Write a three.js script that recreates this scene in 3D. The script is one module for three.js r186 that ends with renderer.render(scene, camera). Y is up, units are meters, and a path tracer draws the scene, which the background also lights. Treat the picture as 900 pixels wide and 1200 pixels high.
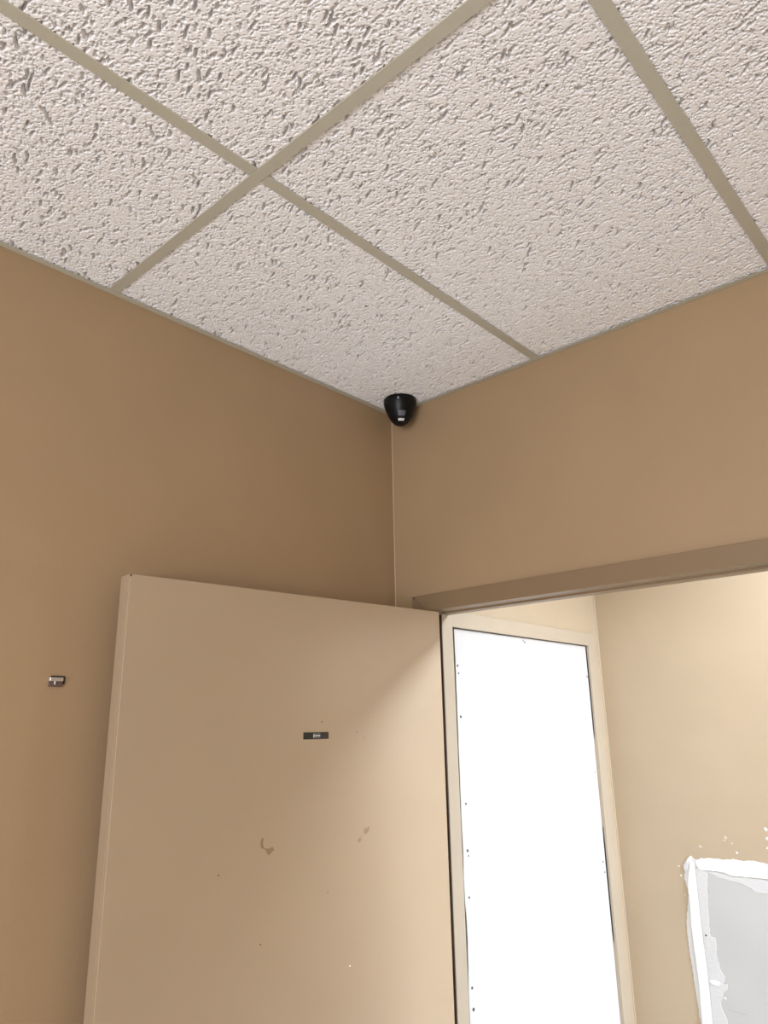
import * as THREE from 'three';
import { RoundedBoxGeometry } from 'three/addons/geometries/RoundedBoxGeometry.js';
import { RectAreaLightUniformsLib } from 'three/addons/lights/RectAreaLightUniformsLib.js';
import { ImprovedNoise } from 'three/addons/math/ImprovedNoise.js';
import { mergeGeometries } from 'three/addons/utils/BufferGeometryUtils.js';

// ------------------------------------------------------------------ camera, lights, exposure
RectAreaLightUniformsLib.init();
const H = 2.70;                                    // ceiling height; the corner of the room is x = 0, z = 0
const scene = new THREE.Scene();
scene.background = new THREE.Color(0.9, 0.95, 1.0);
const camera = new THREE.PerspectiveCamera(70.288, 0.75, 0.02, 50);
camera.position.set(1.4378, H - 0.9611, 1.6403);
camera.rotation.set(0.28447, 0.73377, -0.01808, 'YXZ');
const renderer = new THREE.WebGLRenderer({ antialias: true });
renderer.toneMapping = THREE.LinearToneMapping;
renderer.toneMappingExposure = 1.0;
renderer.shadowMap.enabled = true;

const HALL_FAR = 134.0, HALL_NEAR = 17.0, WINDOW_LIGHT = 12.0;   // radiance of the two hallway lamps and of the daylit window
function areaLight(x, y, z, rx, w, d, intensity, colour) {
  const l = new THREE.RectAreaLight(colour, intensity, w, d);
  l.position.set(x, y, z); l.rotation.x = rx; l.castShadow = true;
  scene.add(l);
}
areaLight(2.50, H - 0.162, -0.62, -Math.PI / 2, 1.16, 0.29, HALL_FAR, new THREE.Color(0.82, 1.0, 1.25));    // shines straight down
areaLight(1.28, H - 0.162, -0.58, -Math.PI / 2, 1.16, 0.29, HALL_NEAR, new THREE.Color(0.85, 1.0, 1.18));
areaLight(1.90, 1.55, 3.68, 0, 1.8, 1.2, WINDOW_LIGHT, new THREE.Color(0.93, 0.98, 1.06));                  // daylight entering behind the viewer

// ------------------------------------------------------------------ helpers
let seed = 20417;
const rnd = () => { seed = (seed * 1664525 + 1013904223) >>> 0; return seed / 4294967296; };
const noise = new ImprovedNoise();
const names = {};
function numbered(n) {
  names[n] = (names[n] === undefined) ? 0 : names[n] + 1;
  return names[n] ? n + '_' + String(names[n]).padStart(3, '0') : n;
}
function finish(o) { o.traverse((m) => { if (m.isMesh) { m.castShadow = true; m.receiveShadow = true; } }); return o; }
function metreUV(g) {                              // uv in metres, projected along each face's normal
  const p = g.attributes.position, n = g.attributes.normal, uv = new Float32Array(p.count * 2);
  for (let i = 0; i < p.count; i++) {
    const ax = Math.abs(n.getX(i)), ay = Math.abs(n.getY(i)), az = Math.abs(n.getZ(i));
    let u, v;
    if (ax >= ay && ax >= az) { u = p.getZ(i); v = p.getY(i); }
    else if (ay >= az) { u = p.getX(i); v = p.getZ(i); }
    else { u = p.getX(i); v = p.getY(i); }
    uv[2 * i] = u; uv[2 * i + 1] = v;
  }
  g.setAttribute('uv', new THREE.BufferAttribute(uv, 2));
  return g;
}
function box(x0, x1, y0, y1, z0, z1) {
  const g = new THREE.BoxGeometry(x1 - x0, y1 - y0, z1 - z0);
  g.translate((x0 + x1) / 2, (y0 + y1) / 2, (z0 + z1) / 2);
  return metreUV(g);
}
function rbox(x0, x1, y0, y1, z0, z1, r, seg = 2) {
  let g = new RoundedBoxGeometry(x1 - x0, y1 - y0, z1 - z0, seg, r);
  g.translate((x0 + x1) / 2, (y0 + y1) / 2, (z0 + z1) / 2);
  return metreUV(g);
}
function merge(list) {
  return mergeGeometries(list.map((g) => {
    const q = g.index ? g.toNonIndexed() : g;
    for (const k of Object.keys(q.attributes)) if (!['position', 'normal', 'uv'].includes(k)) q.deleteAttribute(k);
    return q;
  }));
}
function mesh(name, g, m, parent) {
  const o = new THREE.Mesh(Array.isArray(g) ? merge(g) : g, m);
  o.name = numbered(name);
  (parent || scene).add(o);
  return finish(o);
}
function struct(name, g, m) { const o = mesh(name, g, m); o.userData.kind = 'structure'; return o; }
function group(name, kind, x = 0, y = 0, z = 0) {
  const o = new THREE.Group(); o.name = numbered(name); o.position.set(x, y, z); scene.add(o);
  if (kind) o.userData.kind = kind;
  return o;
}
function tag(o, label, category, grp) { o.userData.label = label; o.userData.category = category; if (grp) o.userData.group = grp; return o; }
// flat outline in (a, b), extruded t along +c, lightly bevelled
function plate(pts, t, bevel = 0.0006) {
  const s = new THREE.Shape(pts.map((p) => new THREE.Vector2(p[0], p[1])));
  const g = new THREE.ExtrudeGeometry(s, { depth: t, bevelEnabled: bevel > 0, bevelThickness: bevel, bevelSize: bevel, bevelSegments: 2, steps: 1 });
  return g;
}
// smooth a hand-traced outline and roughen it
function organic(pts, n, rough, sd, closed = true) {
  const c = new THREE.CatmullRomCurve3(pts.map((p) => new THREE.Vector3(p[0], p[1], 0)), closed, 'catmullrom', 0.35);
  return c.getSpacedPoints(n).slice(0, closed ? n : n + 1).map((p, i) => {
    const k = rough * noise.noise(p.x * 90 + sd, p.y * 90, sd * 1.7);
    const k2 = rough * noise.noise(p.x * 90, p.y * 90 + sd, sd * 0.7 + 9);
    return [p.x + k, p.y + k2];
  });
}

// ------------------------------------------------------------------ procedural textures
function dataTex(n, fn, srgb, repeat) {
  const d = new Uint8Array(n * n * 4);
  for (let j = 0; j < n; j++) for (let i = 0; i < n; i++) {
    const c = fn(i / n, j / n), o = 4 * (j * n + i);
    for (let k = 0; k < 3; k++) d[o + k] = Math.max(0, Math.min(255, Math.round(255 * (Array.isArray(c) ? c[k] : c))));
    d[o + 3] = 255;
  }
  const t = new THREE.DataTexture(d, n, n);
  t.wrapS = t.wrapT = THREE.RepeatWrapping; t.magFilter = THREE.LinearFilter; t.minFilter = THREE.LinearMipmapLinearFilter;
  t.generateMipmaps = true;
  if (srgb) t.colorSpace = THREE.SRGBColorSpace;
  t.repeat.set(repeat, repeat); t.needsUpdate = true;
  return t;
}
function tileNoise(u, v, f, s) {                    // wraps at u = 1, v = 1
  const a = (x, y) => noise.noise(x * f, y * f, s);
  const w = (t) => t * t * (3 - 2 * t), wu = w(u), wv = w(v);
  return (a(u, v) * (1 - wu) + a(u - 1, v) * wu) * (1 - wv) + (a(u, v - 1) * (1 - wu) + a(u - 1, v - 1) * wu) * wv;
}
const rollerBump = dataTex(512, (u, v) => 0.5 + 0.34 * tileNoise(u, v, 60, 1.3) + 0.22 * tileNoise(u, v, 130, 4.1) + 0.25 * tileNoise(u, v, 6, 8.2), false, 2.0);
const fineBump = dataTex(256, (u, v) => 0.5 + 0.3 * tileNoise(u, v, 50, 2.2) + 0.25 * tileNoise(u, v, 12, 5.2), false, 3.0);
const blotch = (amount, s) => dataTex(256, (u, v) => {
  const k = 1 - amount * (0.5 + 0.6 * tileNoise(u, v, 4, s) + 0.4 * tileNoise(u, v, 11, s + 3));
  return [k, k * (1 - amount * 0.05), k * (1 - amount * 0.1)];
}, true, 0.8);
const paintMap = blotch(0.035, 3.7), doorMap = blotch(0.03, 7.1), plasterMap = blotch(0.04, 11.4);

// ------------------------------------------------------------------ materials (linear base colours)
const rgb = (r, g, b) => new THREE.Color().setRGB(r, g, b);
const std = (c, rough, extra = {}) => new THREE.MeshStandardMaterial({ color: c, roughness: rough, metalness: 0, ...extra });
const M = {
  wall: std(rgb(0.398, 0.270, 0.150), 0.55, { map: paintMap, bumpMap: rollerBump, bumpScale: 0.00025 }),
  caulk: std(rgb(0.50, 0.36, 0.235), 0.45),
  hallWall: std(rgb(0.43, 0.332, 0.22), 0.55, { map: paintMap, bumpMap: rollerBump, bumpScale: 0.0002 }),
  frame: std(rgb(0.25, 0.167, 0.093), 0.42, { map: doorMap, bumpMap: fineBump, bumpScale: 0.0002 }),
  hallFrame: std(rgb(0.41, 0.335, 0.245), 0.42, { map: doorMap, bumpMap: fineBump, bumpScale: 0.0002 }),
  door: std(rgb(0.42, 0.312, 0.203), 0.36, { map: doorMap, bumpMap: fineBump, bumpScale: 0.00025 }),
  chip: std(rgb(0.27, 0.18, 0.10), 0.7),
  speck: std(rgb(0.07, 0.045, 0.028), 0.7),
  tile: std(rgb(0.90, 0.87, 0.845), 0.95),
  grid: std(rgb(0.50, 0.465, 0.365), 0.5, { bumpMap: fineBump, bumpScale: 0.00015 }),
  deck: std(rgb(0.12, 0.115, 0.11), 0.95),
  floor: std(rgb(0.82, 0.82, 0.81), 0.5, { map: plasterMap }),
  baseboard: std(rgb(0.10, 0.075, 0.06), 0.6),
  paper: std(rgb(0.55, 0.53, 0.50), 0.8, { map: plasterMap, bumpMap: fineBump, bumpScale: 0.0001 }),
  core: std(rgb(0.30, 0.31, 0.26), 0.95),
  void: std(rgb(0.13, 0.13, 0.105), 0.95),
  screw: std(rgb(0.06, 0.06, 0.065), 0.5, { metalness: 0.4 }),
  compound: std(rgb(0.70, 0.68, 0.655), 0.85, { bumpMap: rollerBump, bumpScale: 0.0012 }),
  compoundThin: std(rgb(0.56, 0.545, 0.52), 0.85, { bumpMap: rollerBump, bumpScale: 0.0008 }),
  greyBoard: std(rgb(0.47, 0.456, 0.435), 0.85, { map: plasterMap }),
  smearGrey: std(rgb(0.545, 0.53, 0.51), 0.85, { bumpMap: rollerBump, bumpScale: 0.001 }),
  pencil: std(rgb(0.38, 0.37, 0.36), 0.8),
  black: new THREE.MeshPhysicalMaterial({ color: rgb(0.004, 0.004, 0.0045), roughness: 0.38, specularIntensity: 0.5 }),
  greyPrint: std(rgb(0.10, 0.10, 0.115), 0.5),
  whitePrint: std(rgb(0.85, 0.84, 0.82), 0.6),
  steel: std(rgb(0.78, 0.79, 0.81), 0.32, { metalness: 0.85 }),
  brownSteel: std(rgb(0.16, 0.105, 0.085), 0.4, { metalness: 0.3 }),
  darkSteel: std(rgb(0.03, 0.028, 0.028), 0.5, { metalness: 0.3 }),
  lampBody: std(rgb(0.8, 0.8, 0.79), 0.5),
};
const lens = (k) => std(rgb(0.8, 0.8, 0.8), 0.4, { emissive: new THREE.Color(1, 0.98, 0.95), emissiveIntensity: k });

// ------------------------------------------------------------------ shell of the room
const RX = 3.0, RZ = 3.7;                          // far sides of the room
const DX0 = 0.121, DX1 = 1.045, HEAD = H - 0.6504;  // doorway in the right-hand wall
const WT = 0.065;                                  // half-wall to where the hall begins
const HX = 0.118, HZ = -1.065, HH = H - 0.15, HXE = 4.2;   // hallway: left wall, far wall, ceiling, right end
const TOP = H + 0.25;

struct('floor', [box(-0.1, RX + 0.1, -0.1, 0, -WT, RZ + 0.1), box(-0.1, HXE + 0.1, -0.1, 0, HZ - 0.1, -WT)], M.floor);
struct('wall_left', [box(-0.1, 0, 0, TOP, -WT, RZ)], M.wall);
{
  const w = struct('wall_right', [
    box(0, DX0 - 0.03, 0, TOP, -WT, 0), box(DX0 - 0.03, DX1 + 0.03, HEAD + 0.03, TOP, -WT, 0), box(DX1 + 0.03, HXE, 0, TOP, -WT, 0)], M.wall);
  // the bead of caulk that runs down the corner
  const bead = new THREE.CylinderGeometry(0.0024, 0.0024, H - 0.02, 8); bead.translate(0.0012, (H - 0.02) / 2, 0.0012);
  mesh('corner_caulk', bead, M.caulk, w);
}
// the wall behind the viewer holds a wide window
const WX0 = 0.9, WX1 = 2.9, WY0 = 0.85, WY1 = 2.25;
struct('wall_behind', [box(-0.1, WX0, 0, TOP, RZ, RZ + 0.1), box(WX1, RX + 0.1, 0, TOP, RZ, RZ + 0.1), box(WX0, WX1, 0, WY0, RZ, RZ + 0.1), box(WX0, WX1, WY1, TOP, RZ, RZ + 0.1)], M.wall);
struct('wall_side', box(RX, RX + 0.1, 0, TOP, 0, RZ), M.wall);
{
  const w = group('window_1', 'structure'), f = 0.05, a = RZ + 0.03, b = RZ + 0.08, xm = (WX0 + WX1) / 2;
  mesh('window_frame', [rbox(WX0, WX1, WY0, WY0 + f, a, b, 0.004), rbox(WX0, WX1, WY1 - f, WY1, a, b, 0.004), rbox(WX0, WX0 + f, WY0 + f, WY1 - f, a, b, 0.004), rbox(WX1 - f, WX1, WY0 + f, WY1 - f, a, b, 0.004)], M.lampBody, w);
  mesh('mullion', rbox(xm - 0.02, xm + 0.02, WY0 + f, WY1 - f, a, b, 0.004), M.lampBody, w);
  const glass = new THREE.MeshPhysicalMaterial({ color: 0xffffff, transmission: 1, thickness: 0, roughness: 0.02, ior: 1.5 });
  for (const [c, d] of [[WX0 + f, xm - 0.02], [xm + 0.02, WX1 - f]]) mesh('pane', box(c, d, WY0 + f, WY1 - f, RZ + 0.053, RZ + 0.057), glass, w);
}
struct('baseboard_left', rbox(0, 0.008, 0, 0.1, 0.008, RZ, 0.003), M.baseboard);

// hallway
const PZ0 = -0.1085, PZ1 = -0.9660, PY = H - 0.6850;  // opening closed with drywall in the hallway's left wall
struct('wall_hall_left', [box(0.0, HX, PY + 0.03, TOP, HZ, -WT), box(0.0, HX, 0, PY + 0.03, HZ, PZ1 - 0.03),
  box(0.0, HX, 0, PY + 0.03, PZ0 + 0.03, -WT)], M.hallWall);
struct('wall_hall_far', box(0.0, HXE, 0, TOP, HZ - 0.1, HZ), M.hallWall);
struct('wall_hall_end', box(HXE, HXE + 0.1, 0, TOP, HZ - 0.1, 0), M.hallWall);
struct('ceiling_hall', box(0, HXE, HH, HH + 0.05, HZ, -WT), M.tile);
{
  const bead = new THREE.CylinderGeometry(0.003, 0.003, HH, 8); bead.translate(HX + 0.001, HH / 2, HZ + 0.001);
  const t = struct('trim_3', bead, M.hallFrame);
}

// ------------------------------------------------------------------ suspended ceiling
const B1 = 0.5423, B3 = 1.1523, B5 = 1.7623, B7 = 2.3723, C1 = 0.9706, C2 = 2.190, C3 = 3.410;   // centre lines of the tees
const ceiling = group('ceiling', 'structure', 0, H, 0);
mesh('ceiling_deck', box(-0.1, RX + 0.1, 0.20, 0.25, -WT, RZ + 0.1), M.deck, ceiling);
// one mineral-fibre tile: the underside is a height field with fissures and pores pressed into it
const VX = 1.36, VZ = 1.45;                        // finely modelled as far as the view reaches
function axis(a, b, lim, step) {
  const out = [a]; let x = a;
  while (x < b - 1e-6) { x += (x < lim) ? step : 0.03; out.push(Math.min(x, b)); }
  return out;
}
function tileGeometry(x0, x1, z0, z1, lift, near) {
  const step = 0.0013;
  const xs = axis(x0, x1, near ? VX : -1, step), zs = axis(z0, z1, near ? VZ : -1, step);
  const nx = xs.length, nz = zs.length, h = new Float32Array(nx * nz);
  const fx1 = Math.min(x1, VX), fz1 = Math.min(z1, VZ);
  if (near) {
    const ca = Math.cos(0.22), sa = Math.sin(0.22);
    for (let j = 0; j < nz && zs[j] <= fz1; j++) for (let i = 0; i < nx && xs[i] <= fx1; i++) {
      const p = xs[i] * ca + zs[j] * sa, q = -xs[i] * sa + zs[j] * ca;
      const a = noise.noise(p * 120, q * 200, 3.3), b = noise.noise(p * 260, q * 480, 7.9);
      let v = 0.0002 * a + 0.0003 * b;
      if (b < -0.34) v -= 0.0030 * Math.min(1, (-0.34 - b) * 6);     // pores
      h[j * nx + i] = v;
    }
    const stamp = (cx, cz, r, d) => {
      const i0 = Math.max(0, Math.floor((cx - r - x0) / step)), i1 = Math.min(nx - 1, Math.ceil((cx + r - x0) / step));
      const j0 = Math.max(0, Math.floor((cz - r - z0) / step)), j1 = Math.min(nz - 1, Math.ceil((cz + r - z0) / step));
      for (let j = j0; j <= j1; j++) for (let i = i0; i <= i1; i++) {
        const k = Math.hypot(xs[i] - cx, zs[j] - cz) / r;
        if (k < 1) { const dd = -d * Math.min(1, (1 - k) * 3.2); if (dd < h[j * nx + i]) h[j * nx + i] = dd; }
      }
    };
    const fissure = (len, r, d) => {
      let cx = x0 + rnd() * (fx1 - x0), cz = z0 + rnd() * (fz1 - z0);
      let ang = 0.22 + (rnd() + rnd() + rnd() - 1.5) * 0.55;
      const n = Math.max(1, Math.round(len / 0.0018));
      for (let k = 0; k < n; k++) {
        const t = n > 1 ? k / (n - 1) : 0.5;
        stamp(cx, cz, r * (0.55 + 0.6 * Math.sin(Math.PI * (0.1 + 0.8 * t)) * (0.7 + 0.6 * rnd())), d * (0.75 + 0.4 * rnd()));
        ang += (rnd() - 0.5) * 0.35;
        cx += Math.cos(ang) * 0.0018; cz += Math.sin(ang) * 0.0018;
      }
    };
    const area = (fx1 - x0) * (fz1 - z0);
    for (let k = 0; k < area * 750; k++) fissure(0.010 + 0.014 * rnd(), 0.0020 + 0.0006 * rnd(), 0.0110);
    for (let k = 0; k < area * 3200; k++) fissure(0.004 + 0.006 * rnd(), 0.0016 + 0.0005 * rnd(), 0.0080);
    for (let k = 0; k < area * 18000; k++) fissure(0.0025 * rnd() + 0.001, 0.0013 + 0.0005 * rnd(), 0.0045);
  }
  const pos = new Float32Array(nx * nz * 3), uv = new Float32Array(nx * nz * 2);
  for (let j = 0; j < nz; j++) for (let i = 0; i < nx; i++) {
    const o = j * nx + i;
    pos[3 * o] = xs[i]; pos[3 * o + 1] = lift - h[o]; pos[3 * o + 2] = zs[j];
    uv[2 * o] = xs[i]; uv[2 * o + 1] = zs[j];
  }
  const idx = new Uint32Array((nx - 1) * (nz - 1) * 6); let w = 0;
  for (let j = 0; j < nz - 1; j++) for (let i = 0; i < nx - 1; i++) {
    const a = j * nx + i, b = a + 1, c = a + nx, d = c + 1;
    idx[w++] = a; idx[w++] = b; idx[w++] = c; idx[w++] = b; idx[w++] = d; idx[w++] = c;   // faces down
  }
  const g = new THREE.BufferGeometry();
  g.setAttribute('position', new THREE.BufferAttribute(pos, 3));
  g.setAttribute('uv', new THREE.BufferAttribute(uv, 2));
  g.setIndex(new THREE.BufferAttribute(idx, 1));
  g.computeVertexNormals();
  // solid back of the tile
  const back = new THREE.BoxGeometry(x1 - x0, 0.006, z1 - z0); back.translate((x0 + x1) / 2, lift + 0.0175, (z0 + z1) / 2);
  return mergeGeometries([g, back]);
}
const colsX = [0.001, B1, B3, B5, B7, RX - 0.001], rowsZ = [0.001, C1, C2, C3, RZ - 0.001];
for (let i = 0; i < 5; i++) for (let j = 0; j < 4; j++) {
  const near = rowsZ[j] < VZ && colsX[i] < (j ? 1.1 : VX);
  const g = tileGeometry(colsX[i] + 0.003, colsX[i + 1] - 0.003, rowsZ[j] + 0.003, rowsZ[j + 1] - 0.003, (j === 0 && i > 0) ? 0.0045 : 0.0030, near);
  mesh('ceiling_tile', g, M.tile, ceiling);
}
const T = 0.012;
// main tees run across, cross tees butt against them
for (const z of [C1, C2, C3]) mesh('tee_bar', rbox(0.002, RX - 0.002, 0.0008, 0.0030, z - T, z + T, 0.0008), M.grid, ceiling);
const rows = [[0.002, C1 - T - 0.0006], [C1 + T + 0.0006, C2 - T - 0.0006], [C2 + T + 0.0006, C3 - T - 0.0006], [C3 + T + 0.0006, RZ - 0.002]];
for (const x of [B1, B3, B5, B7]) for (const [a, b] of rows) mesh('tee_bar', rbox(x - T, x + T, 0.0010, 0.0030, a, b, 0.0008), M.grid, ceiling);
const AW = 0.0165;                                 // wall angle
mesh('wall_angle', rbox(0.0005, AW, -0.0006, 0.0006, 0.0005, RZ, 0.0005), M.grid, ceiling);
mesh('wall_angle', rbox(AW, RX, -0.0006, 0.0006, 0.0005, AW, 0.0005), M.grid, ceiling);

// ------------------------------------------------------------------ door frame
const FZ = 0.010, FZB = -0.074, FW = 0.050;        // proud of the wall; back edge; face width
const frame = group('trim_1', 'structure');
function mitre(pts, t) { return plate(pts, t, 0.0018); }
const fgap = 0.0006, bv = 0.0018;
{ // faces with a mitred corner
  const y1 = HEAD + FW, xo = DX0 - FW;
  const jl = mitre([[xo + bv, 0], [DX0 - bv, 0], [DX0 - bv, HEAD - fgap + bv], [xo + bv, y1 - bv - fgap - bv]], FZ - 0.0018 * 2); jl.translate(0, 0, 0.0018);
  mesh('frame_jamb', [metreUV(jl), box(DX0 - 0.004, DX0, 0, HEAD, FZB, 0.002)], M.frame, frame);
  const hd = mitre([[xo + bv + fgap + bv, y1 - bv], [DX0 + fgap + bv, HEAD + bv], [DX1 - fgap - bv, HEAD + bv], [DX1 + FW - bv - fgap - bv, y1 - bv]], FZ - 0.0018 * 2); hd.translate(0, 0, 0.0018);
  mesh('frame_head', [metreUV(hd), box(DX0, DX1, HEAD, HEAD + 0.004, FZB, 0.002)], M.frame, frame);
  const jr = mitre([[DX1 + bv, 0], [DX1 + FW - bv, 0], [DX1 + FW - bv, y1 - bv - fgap - bv], [DX1 + bv, HEAD - fgap + bv]], FZ - 0.0018 * 2); jr.translate(0, 0, 0.0018);
  mesh('frame_jamb', [metreUV(jr), box(DX1, DX1 + 0.004, 0, HEAD, FZB, 0.002)], M.frame, frame);
  const SD = 0.007, sz0 = FZB, sz1 = -0.040;
  mesh('door_stop', rbox(DX0 - 0.002, DX0 + 0.019, 0, HEAD + 0.001, sz0, -0.042, 0.0015), M.hallFrame, frame);
  mesh('door_stop', rbox(DX1 - SD, DX1 + 0.002, 0, HEAD + 0.001, sz0, sz1, 0.0015), M.frame, frame);
  mesh('door_stop', rbox(DX0 + 0.0195, DX1 - SD - 0.0005, HEAD - 0.005, HEAD + 0.002, sz0, sz1, 0.0015), M.frame, frame);
  mesh('hinge_gap_shade', rbox(DX0 + 0.001, DX0 + 0.0185, 0, HEAD - 0.006, -0.0425, -0.0385, 0.0012), M.speck, frame);  // dark strip on the stop's front, stands in for shade in the hinge gap
  const hole = new THREE.CylinderGeometry(0.0022, 0.0022, 0.001, 10); hole.rotateX(Math.PI / 2); hole.translate(xo + 0.009, y1 - 0.006, FZ + 0.0003);
  mesh('screw_hole', hole, M.speck, frame);
}

// ------------------------------------------------------------------ the open door
const door = group('door_1', 'structure', 0.1845, 0, 0.0275);
door.rotation.y = -1.6720;                         // local x runs from hinge to free edge, the visible face looks along local -z
const DW = 0.8936, DT = H - 0.660, TH = 0.044;
mesh('door_leaf', [rbox(0, DW, 0.01, DT, 0, TH, 0.0015, 3)], M.door, door);
{ // seam where the face sheet is folded round the free edge
  mesh('edge_seam', rbox(DW - 0.0006, DW + 0.0006, 0.012, DT - 0.004, 0.0085, 0.0098, 0.0005), M.door, door);
  for (const y of [0.25, 1.05, 1.85]) {
    const k = new THREE.CylinderGeometry(0.0075, 0.0075, 0.115, 12); k.translate(-0.004, y, TH + 0.006);
    mesh('hinge', [k, box(-0.0012, 0.0002, y - 0.055, y + 0.055, 0.006, TH + 0.004)], M.brownSteel, door);
  }
  // outlines are in door coordinates: x from the hinge edge, y from the floor; built straight on the face
  function onFace(name, pts, t, m) {
    const s = new THREE.Shape(pts.map((p) => new THREE.Vector2(p[0], p[1])));
    const g = new THREE.ExtrudeGeometry(s, { depth: t, bevelEnabled: false });
    g.translate(0, 0, -t);
    return mesh(name, g, m, door);
  }
  onFace('paint_chip', [[0.5659, 1.5135], [0.5596, 1.5145], [0.5613, 1.5015], [0.5568, 1.4938], [0.5440, 1.4923], [0.5378, 1.4956], [0.5320, 1.4883], [0.5395, 1.4841], [0.5457, 1.4783], [0.5523, 1.4856], [0.5546, 1.4908], [0.5653, 1.4954], [0.5677, 1.5022]], 0.0002, M.chip);
  const chipLight = std(rgb(0.29, 0.205, 0.125), 0.6);
  onFace('paint_chip', [[0.2816, 1.5094], [0.2778, 1.5049], [0.2731, 1.5063], [0.2694, 1.5096], [0.2657, 1.5067], [0.2685, 1.4988], [0.2737, 1.4953], [0.2791, 1.4925], [0.2843, 1.4975]], 0.0002, chipLight);
  onFace('paint_chip', [[0.2894, 1.4900], [0.2925, 1.4916], [0.2941, 1.4886], [0.2910, 1.4871]], 0.0002, chipLight);
  onFace('paint_chip', [[0.3052, 1.4842], [0.3014, 1.4834], [0.2974, 1.4870], [0.2897, 1.4843], [0.2937, 1.4801], [0.2975, 1.4760]], 0.0002, chipLight);
  const chipFaint = std(rgb(0.35, 0.25, 0.155), 0.6);
  onFace('paint_chip', [[0.3085, 1.7229], [0.3004, 1.7253], [0.2977, 1.7193], [0.3011, 1.7210], [0.3058, 1.7201]], 0.0002, chipFaint);
  onFace('paint_chip', [[0.2816, 1.7144], [0.2774, 1.7086], [0.2790, 1.7026], [0.2806, 1.7061], [0.2836, 1.7105]], 0.0002, chipFaint);
  for (const [x, y, r] of [[0.4088, 1.7477, .0016], [0.6635, 1.4565, .0016], [0.5610, 1.3154, .0016], [0.3894, 1.3856, .0014], [0.8915, 2.0367, .0024]]) {
    const g = new THREE.CylinderGeometry(r, r, 0.0004, 8); g.rotateX(Math.PI / 2); g.translate(x, y, -0.0001);
    mesh('speck', g, M.speck, door);
  }
  { const g = new THREE.CylinderGeometry(0.0018, 0.0018, 0.0004, 8); g.rotateX(Math.PI / 2); g.translate(0.3270, 1.2305, -0.0001); mesh('speck', g, M.whitePrint, door); }
  // small black sign with a cramped block of pale print in the middle (too small to read in the photograph)
  const cv = document.createElement('canvas'); cv.width = 284; cv.height = 60;
  const cx = cv.getContext('2d');
  cx.fillStyle = '#060606'; cx.fillRect(0, 0, 284, 60);
  cx.fillStyle = '#5c5c5c'; cx.fillRect(108, 6, 78, 48);
  cx.fillStyle = '#c9c4c6'; cx.fillRect(106, 14, 8, 34);
  cx.fillStyle = '#d6d6d6'; cx.fillRect(114, 26, 72, 9);
  cx.fillStyle = '#202020';
  for (let k = 0; k < 7; k++) { cx.fillRect(120 + 9 * k, 12, 5, 10); cx.fillRect(121 + 9 * k, 40, 5, 9); }
  cx.fillStyle = '#a9a9a9'; for (let k = 0; k < 4; k++) cx.fillRect(122 + 15 * k, 24, 5, 13);
  const st = new THREE.CanvasTexture(cv); st.colorSpace = THREE.SRGBColorSpace;
  const sign = mesh('name_plate', rbox(-0.0355, 0.0355, -0.0075, 0.0075, -0.0016, 0, 0.0005), M.black, door);
  sign.position.set(0.4253, 1.7174, 0);
  sign.userData.label = 'small black plate with pale print in its middle';
  const pr = new THREE.PlaneGeometry(0.0700, 0.0140); pr.rotateY(Math.PI);
  const pm = mesh('printed_face', pr, std(new THREE.Color(1, 1, 1), 0.4, { map: st }), sign);
  pm.position.z = -0.0019;
}

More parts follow.
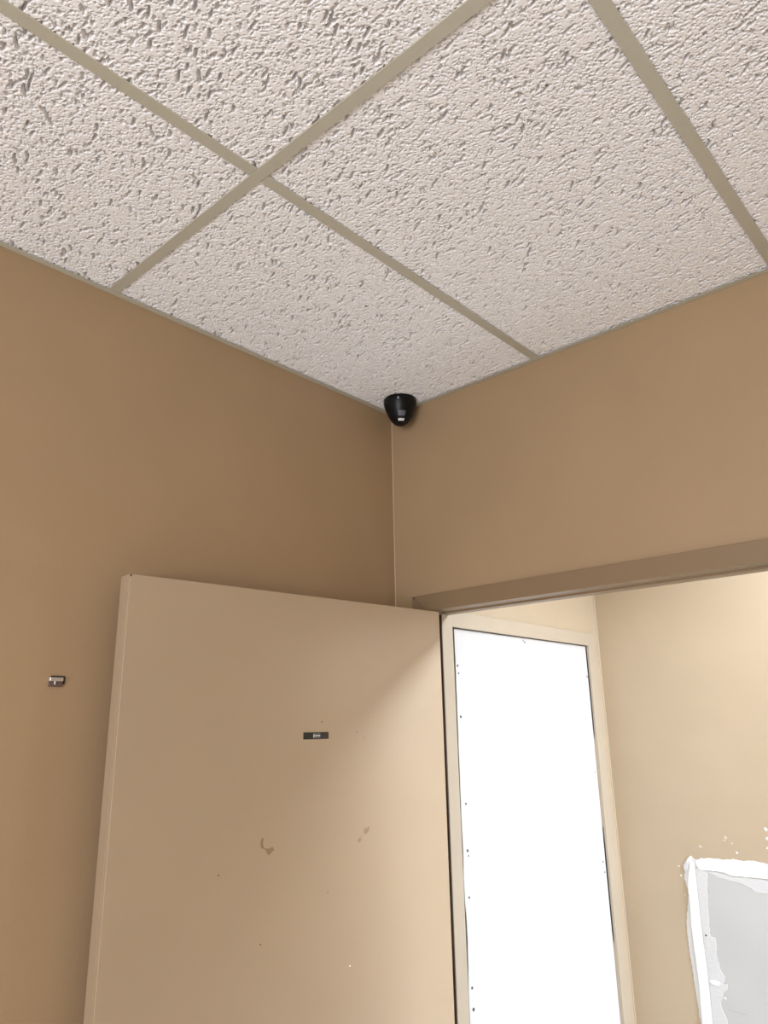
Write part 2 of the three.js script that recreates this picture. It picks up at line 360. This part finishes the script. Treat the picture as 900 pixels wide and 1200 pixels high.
// ------------------------------------------------------------------ hallway frame and the drywall that closes it
{
  const f = group('trim_2', 'structure');
  const x0 = 0.04, x1 = 0.128, w = 0.048, y1 = PY + w;
  mesh('frame_jamb', [rbox(HX - 0.02, x1, 0, y1 - 0.0006, PZ1 - w, PZ1, 0.002), box(x0, HX, 0, PY, PZ1 - 0.004, PZ1)], M.hallFrame, f);
  mesh('frame_jamb', [rbox(HX - 0.02, x1, 0, y1 - 0.0006, PZ0, -WT - 0.010, 0.002), box(x0, HX, 0, PY, PZ0, PZ0 + 0.004)], M.hallFrame, f);
  mesh('frame_head', [rbox(HX - 0.02, x1 - 0.0004, PY, y1, PZ1, PZ0, 0.002), box(x0, HX, PY, PY + 0.004, PZ1, PZ0)], M.hallFrame, f);
  mesh('backing_board', box(x0, 0.088, 0, PY + 0.003, PZ1 - 0.003, PZ0 + 0.003), M.void, f);

  const d = tag(group('drywall_board', null, 0, 0, 0), 'tall white drywall board screwed into the hallway door opening', 'drywall');
  // outline in (-z, y): ragged along its left edge, straight elsewhere
  const left = [[.1315, PY - 0.0018], [0.1317, 1.9548], [0.1319, 1.9147], [0.1305, 1.8546], [0.1298, 1.7344], [0.1286, 1.6142], [0.1272, 1.4802], [0.1270, 1.3942], [0.1241, 1.3292], [0.1253, 1.2742], [0.1283, 1.2343], [0.1286, 1.1843], [0.1251, 1.1144], [0.1227, 1.0546], [0.1224, 0.9947], [.1220, 0.8], [.1215, 0.4], [.1210, 0.012]];
  for (const q of left) q[0] += 0.0020 + (q[1] < 1.45 ? 0.0016 : 0) + (q[1] < 1.2 ? 0.0014 : 0);
  const fine = [];
  for (let i = 0; i < left.length - 1; i++) for (let k = 0; k < 6; k++) {
    const t = k / 6, y = left[i][1] * (1 - t) + left[i + 1][1] * t;
    fine.push([left[i][0] * (1 - t) + left[i + 1][0] * t + 0.0012 * noise.noise(y * 45, 2.2, 5.1), y]);
  }
  const outline = [[-PZ1 - 0.0016, 0.012], [-PZ1 - 0.0016, PY - 0.0018], ...fine, [.126, 0.012]];
  const toWorld = (g, x) => { g.rotateY(Math.PI / 2); g.translate(x, 0, 0); return g; };   // local (a, b, c) -> x = c, z = -a
  const core = plate(outline, 0.0118, 0); toWorld(core, 0.101);
  mesh('board_core', metreUV(core), M.core, d);
  const face = plate(outline.map(([a, b]) => [a + (a < 0.3 ? 0.0006 : 0), b]), 0.0009, 0); toWorld(face, 0.1128);
  mesh('paper_face', metreUV(face), M.paper, d);
  const sc = new THREE.CylinderGeometry(0.0034, 0.0038, 0.0010, 12); sc.rotateZ(Math.PI / 2);
  for (const [z, y, k] of [[-0.1430, 1.9042, 1], [-0.1471, 1.8819, .8], [-0.1474, 1.7573, 1.1], [-0.1530, 1.5191, .9], [-0.1509, 1.3970, 1.1], [-0.1539, 1.3834, .7], [-0.1486, 1.2793, .9], [-0.1435, 1.0633, 1], [-0.1454, 1.0133, 1.2], [-0.9561, 1.8996, 1], [-0.9494, 1.5597, .7], [-0.9446, 1.2623, .8], [-0.9521, 1.2282, .9], [-0.5198, 2.0035, .7], [-0.5298, 1.9984, .9]]) {
    const s = mesh('screw', sc, M.screw, d); s.scale.setScalar(k); s.position.set(0.1139, y, z);
  }
}

// ------------------------------------------------------------------ half-finished drywall patch on the far wall of the hallway
{
  const p = tag(group('wall_patch', null, 0, 0, HZ), 'grey drywall patch edged with white joint compound on hallway wall', 'wall patch');
  const lay = (name, pts, t, z, m, bev = 0.0008, label) => { const g = plate(pts, t, bev); g.translate(0, 0, z); const o = mesh(name, g, m, p); if (label) o.userData.label = label; return o; };
  const R_ = 0.95, Bt = 0.35;
  const outer = [[0.3782, 1.2908], [0.3647, 1.2763], [0.3509, 1.2602], [0.3541, 1.2406], [0.3485, 1.2201], [0.3558, 1.1880], [0.3548, 1.1591], [0.3381, 1.0767], [0.3366, 1.0025], [0.3395, 0.9403], [0.3421, 0.8668], [0.3448, 0.8044], [0.3475, 0.7762], [0.3471, 0.4878]];
  const top = [[0.3938, 1.2801], [0.4147, 1.2864], [0.4432, 1.2891], [0.4818, 1.2889], [0.5150, 1.2934], [0.5464, 1.2901], [0.5732, 1.2939], [0.6040, 1.2922], [0.6238, 1.2890], [0.7683, 1.2820]];
  const edge = organic([[.3566, Bt], ...outer.slice().reverse(), ...top, [R_, 1.302]], 240, 0.0030, 2.4, false);
  lay('compound_feather', [...edge, [R_, Bt]], 0.0010, 0, M.compoundThin, 0.0006);
  lay('drywall_insert', [[0.3923, 1.2564], [R_, 1.275], [R_, Bt], [.394, Bt]], 0.0016, 0.0006, M.greyBoard, 0.0004);
  // thick white band along the top
  lay('joint_compound', organic([[0.3955, 1.2745], [0.4147, 1.2825], [0.4432, 1.2859], [0.4818, 1.2856], [0.5149, 1.2895], [0.5732, 1.2901], [0.6237, 1.2852], [0.7682, 1.2783], [R_, 1.296], [R_, 1.262], [0.7619, 1.2433], [0.6171, 1.2460], [0.5659, 1.2454], [0.5078, 1.2440], [0.4846, 1.2512], [0.4437, 1.2526], [0.4064, 1.2512]], 220, 0.0020, 6.1), 0.0020, 0.0016, M.compound);
  lay('joint_compound', organic([[0.4265, 1.2491], [0.4846, 1.2467], [0.5077, 1.2405], [0.5659, 1.2421], [0.7591, 1.2399], [R_, 1.26], [R_, 1.222], [0.7552, 1.2025], [0.6106, 1.2035], [0.5796, 1.1998], [0.5610, 1.2123], [0.5262, 1.2246], [0.4631, 1.2340]], 160, 0.0025, 3.3), 0.0006, 0.0022, M.smearGrey, 0.0004);
  // the smear inside the left edge
  lay('joint_compound', organic([[0.3938, 1.2513], [0.4164, 1.2491], [0.4281, 1.2406], [0.4204, 1.1853], [0.4134, 1.0951], [0.4129, 1.0523], [0.4285, 1.0473], [0.4242, 0.9971], [0.4318, 0.9569], [0.4426, 0.9394], [0.4347, 0.9211], [0.4272, 0.9177], [0.3940, 0.9184], [0.3909, 0.9712], [0.3896, 1.0207], [0.3897, 1.1041], [0.3908, 1.1762]], 220, 0.0022, 8.8), 0.0009, 0.0020, M.smearGrey, 0.0005);
  lay('joint_compound', organic([[0.3915, 0.9225], [0.4192, 0.9213], [0.4343, 0.9171], [0.4476, 0.9197], [0.4422, 0.9018], [0.4335, 0.8945], [0.4185, 0.8628], [0.4207, 0.8418], [0.4305, 0.8179], [0.4297, 0.7943], [0.4254, 0.6535], [.4300, Bt], [.3925, Bt], [0.3876, 0.7963], [0.3894, 0.8492]], 200, 0.0022, 5.5), 0.0013, 0.0021, M.smearGrey, 0.0006);
  lay('joint_compound', organic([[0.3930, 0.9210], [0.4091, 0.9234], [0.4242, 0.9202], [0.4181, 0.9101], [0.3990, 0.9113]], 60, 0.0015, 1.5), 0.0010, 0.0034, M.compound, 0.0006);
  // bead strip standing a little proud with a hairline gap along its right side
  const bead = organic([[0.3754, 1.2802], [0.3712, 1.2515], [0.3608, 1.2043], [0.3587, 1.1391], [0.3548, 1.0739], [0.3554, 0.9956], [0.3561, 0.8989], [0.3526, 0.8132], [0.3471, 0.4878], [.3560, Bt]], 90, 0.0008, 4.2, false);
  const crack = [[.3895, Bt], [0.3806, 0.4979], [0.3839, 0.7964], [0.3859, 0.8493], [0.3873, 0.9173], [0.3867, 0.9712], [0.3852, 1.0208], [0.3856, 1.1041], [0.3870, 1.1762], [0.3874, 1.2206], [0.3882, 1.2680]];
  lay('corner_bead', [...bead, ...crack], 0.0034, 0.0012, M.compound, 0.0005);
  // lumps at the corner
  lay('compound_blob', organic([[0.3647, 1.2747], [0.3782, 1.2903], [0.3815, 1.2837], [0.3754, 1.2767], [0.3703, 1.2666]], 40, 0.0012, 7.2), 0.0022, 0.0012, M.compound);
  lay('compound_blob', organic([[0.3531, 1.2576], [0.3663, 1.2717], [0.3702, 1.2596], [0.3610, 1.2455], [0.3540, 1.2435]], 40, 0.0012, 9.2), 0.0020, 0.0012, M.smearGrey);
  for (const [x, y, sx, sy] of [[0.4146, 1.3239, .0012, .0042], [0.4182, 1.3224, .0012, .0036], [0.3340, 1.2544, .0034, .0020], [0.3375, 1.2255, .0028, .0038], [0.5327, 1.3143, .0030, .0040], [0.6321, 1.3929, .0055, .0060], [0.6329, 1.3650, .0050, .0050], [0.6286, 1.3370, .0040, .0026], [0.4338, 0.8778, .0042, .0046]]) {
    const g = new THREE.SphereGeometry(1, 14, 8, 0, Math.PI * 2, 0, Math.PI / 2); g.rotateX(Math.PI / 2); g.scale(sx, sy, 0.0014);
    const o = mesh('compound_splash', g, M.compound, p); o.position.set(x, y, x > 0.41 && y < 1 ? 0.0024 : 0); o.rotation.z = 0.4;
  }
  for (const [x, y, s] of [[0.5025, 1.3571, .0050], [0.4977, 1.3487, .0030], [0.5208, 1.3415, .0030], [0.3442, 1.1656, .0032]]) {
    const g = new THREE.SphereGeometry(1, 12, 6, 0, Math.PI * 2, 0, Math.PI / 2); g.rotateX(Math.PI / 2); g.scale(s, s * 1.2, 0.0008);
    const o = mesh('compound_splash', g, std(rgb(0.50, 0.42, 0.31), 0.7), p); o.position.set(x, y, 0);
  }
  const dim = new THREE.CylinderGeometry(0.0030, 0.0030, 0.0008, 12); dim.rotateX(Math.PI / 2);
  const s1 = mesh('screw', dim, M.screw, p); s1.position.set(0.3987, 1.0526, 0.0034);
  lay('filled_dent', organic([[0.4251, 1.1955], [0.4297, 1.1965], [0.4306, 1.1864], [0.4270, 1.1803], [0.4241, 1.1864]], 30, 0.0006, 3.9), 0.0003, 0.0024, std(rgb(0.40, 0.40, 0.385), 0.85), 0.0002);
  lay('pencil_line', [[0.4401, 0.8497], [0.4661, 0.8477], [0.4961, 0.8477], [0.4961, 0.8447], [0.4661, 0.8451], [0.4400, 0.8471]], 0.0001, 0.0026, M.pencil, 0);
}

// ------------------------------------------------------------------ dome security camera in the corner of the ceiling
{
  const c = tag(group('security_camera', null, 0.0965, H, 0.0694), 'black dome security camera fixed to the ceiling in the corner', 'camera');
  const ring = new THREE.LatheGeometry([[0, 0.0025], [0.0490, 0.0025], [0.0504, 0.0010], [0.0508, -0.0040], [0.0506, -0.0075]].map((p) => new THREE.Vector2(...p)).reverse(), 64);
  mesh('base_ring', ring, M.black, c);
  const P = [[0, -0.0825], [0.0095, -0.0815], [0.0180, -0.0778], [0.0258, -0.0708], [0.0330, -0.0602], [0.0392, -0.0478], [0.0445, -0.0342], [0.0485, -0.0215], [0.0503, -0.0130], [0.0506, -0.0080]];
  const spl = new THREE.SplineCurve(P.map((p) => new THREE.Vector2(...p)));
  const shell = new THREE.LatheGeometry(spl.getPoints(48), 72);
  mesh('dome_shell', shell, M.black, c);
  // patches that follow the shell: a dark grey one and a pale printed label under it
  const fwd = Math.atan2(0.66, 0.74);              // towards the room
  function onShell(name, t0, t1, a0, a1, m, lift) {
    const n = 10, k = 12, pos = [], idx = [];
    for (let j = 0; j <= k; j++) for (let i = 0; i <= n; i++) {
      const q = spl.getPoint(t0 + (t1 - t0) * j / k), tn = spl.getTangent(t0 + (t1 - t0) * j / k);
      const a = fwd + a0 + (a1 - a0) * i / n, r = q.x + lift * tn.y, y = q.y - lift * tn.x;
      pos.push(r * Math.sin(a), y, r * Math.cos(a));
    }
    for (let j = 0; j < k; j++) for (let i = 0; i < n; i++) { const o = j * (n + 1) + i; idx.push(o, o + 1, o + n + 1, o + 1, o + n + 2, o + n + 1); }
    const g = new THREE.BufferGeometry(); g.setAttribute('position', new THREE.Float32BufferAttribute(pos, 3)); g.setIndex(idx); g.computeVertexNormals();
    g.setAttribute('uv', new THREE.Float32BufferAttribute(new Float32Array(pos.length / 3 * 2), 2));
    return mesh(name, g, m, c);
  }
  onShell('grey_patch', 0.42, 0.55, -0.22, 0.40, M.greyPrint, 0.0003).userData.label = 'dark grey patch';
  for (const [a, b] of [[-0.30, -0.10], [-0.06, 0.14], [0.19, 0.42]]) onShell('printed_label', 0.275, 0.35, a, b, M.whitePrint, 0.0003).userData.label = 'pale printed label';
  onShell('shell_highlight', 0.86, 0.99, -0.17, -0.09, std(rgb(0.48, 0.47, 0.46), 0.6), 0.0003);  // pale wedge near the base, a highlight painted onto the shell
}

// ------------------------------------------------------------------ little steel catch left on the wall beside the door
{
  const b = tag(group('wall_catch', null, 0, 1.8293, 1.0020), 'small steel catch screwed to the tan wall beside the open door', 'bracket');
  mesh('back_plate', rbox(0, 0.0020, -0.004, 0.0115, -0.0175, 0.0105, 0.0006), M.darkSteel, b);
  mesh('lower_lip', rbox(0.0015, 0.0050, -0.0095, 0.0035, -0.0120, 0.0140, 0.0008), M.brownSteel, b);  // brown here is the tan wall's reflection in polished steel, set as base colour
  mesh('top_bar', rbox(0.0015, 0.0090, 0.0010, 0.0080, -0.0115, 0.0145, 0.0010), M.steel, b);
  mesh('tongue', rbox(0.0050, 0.0074, -0.0060, 0.0012, 0.0020, 0.0050, 0.0008), M.steel, b);
}

// ------------------------------------------------------------------ light fittings
function troffer(x, y, z, w, d, label, k) {
  const t = tag(group('ceiling_light', null, x, y, z), label, 'ceiling light', 'recessed lights in the hallway ceiling');
  const f = 0.018, a = w / 2, b = d / 2;
  mesh('light_frame', [box(-a, a, 0, 0.004, -b, -b + f), box(-a, a, 0, 0.004, b - f, b), box(-a, -a + f, 0, 0.004, -b + f, b - f), box(a - f, a, 0, 0.004, -b + f, b - f), box(-a, a, 0.006, 0.09, -b, b)], M.lampBody, t);
  mesh('diffuser', box(-a + f, a - f, 0.001, 0.004, -b + f, b - f), lens(k), t);
}
troffer(2.50, HH - 0.006, -0.62, 1.195, 0.326, 'recessed ceiling light farther down the hallway from the filled doorway', 3);
troffer(1.28, HH - 0.006, -0.58, 1.195, 0.326, 'recessed ceiling light of the hallway nearest the filled doorway', 2);

renderer.render(scene, camera);
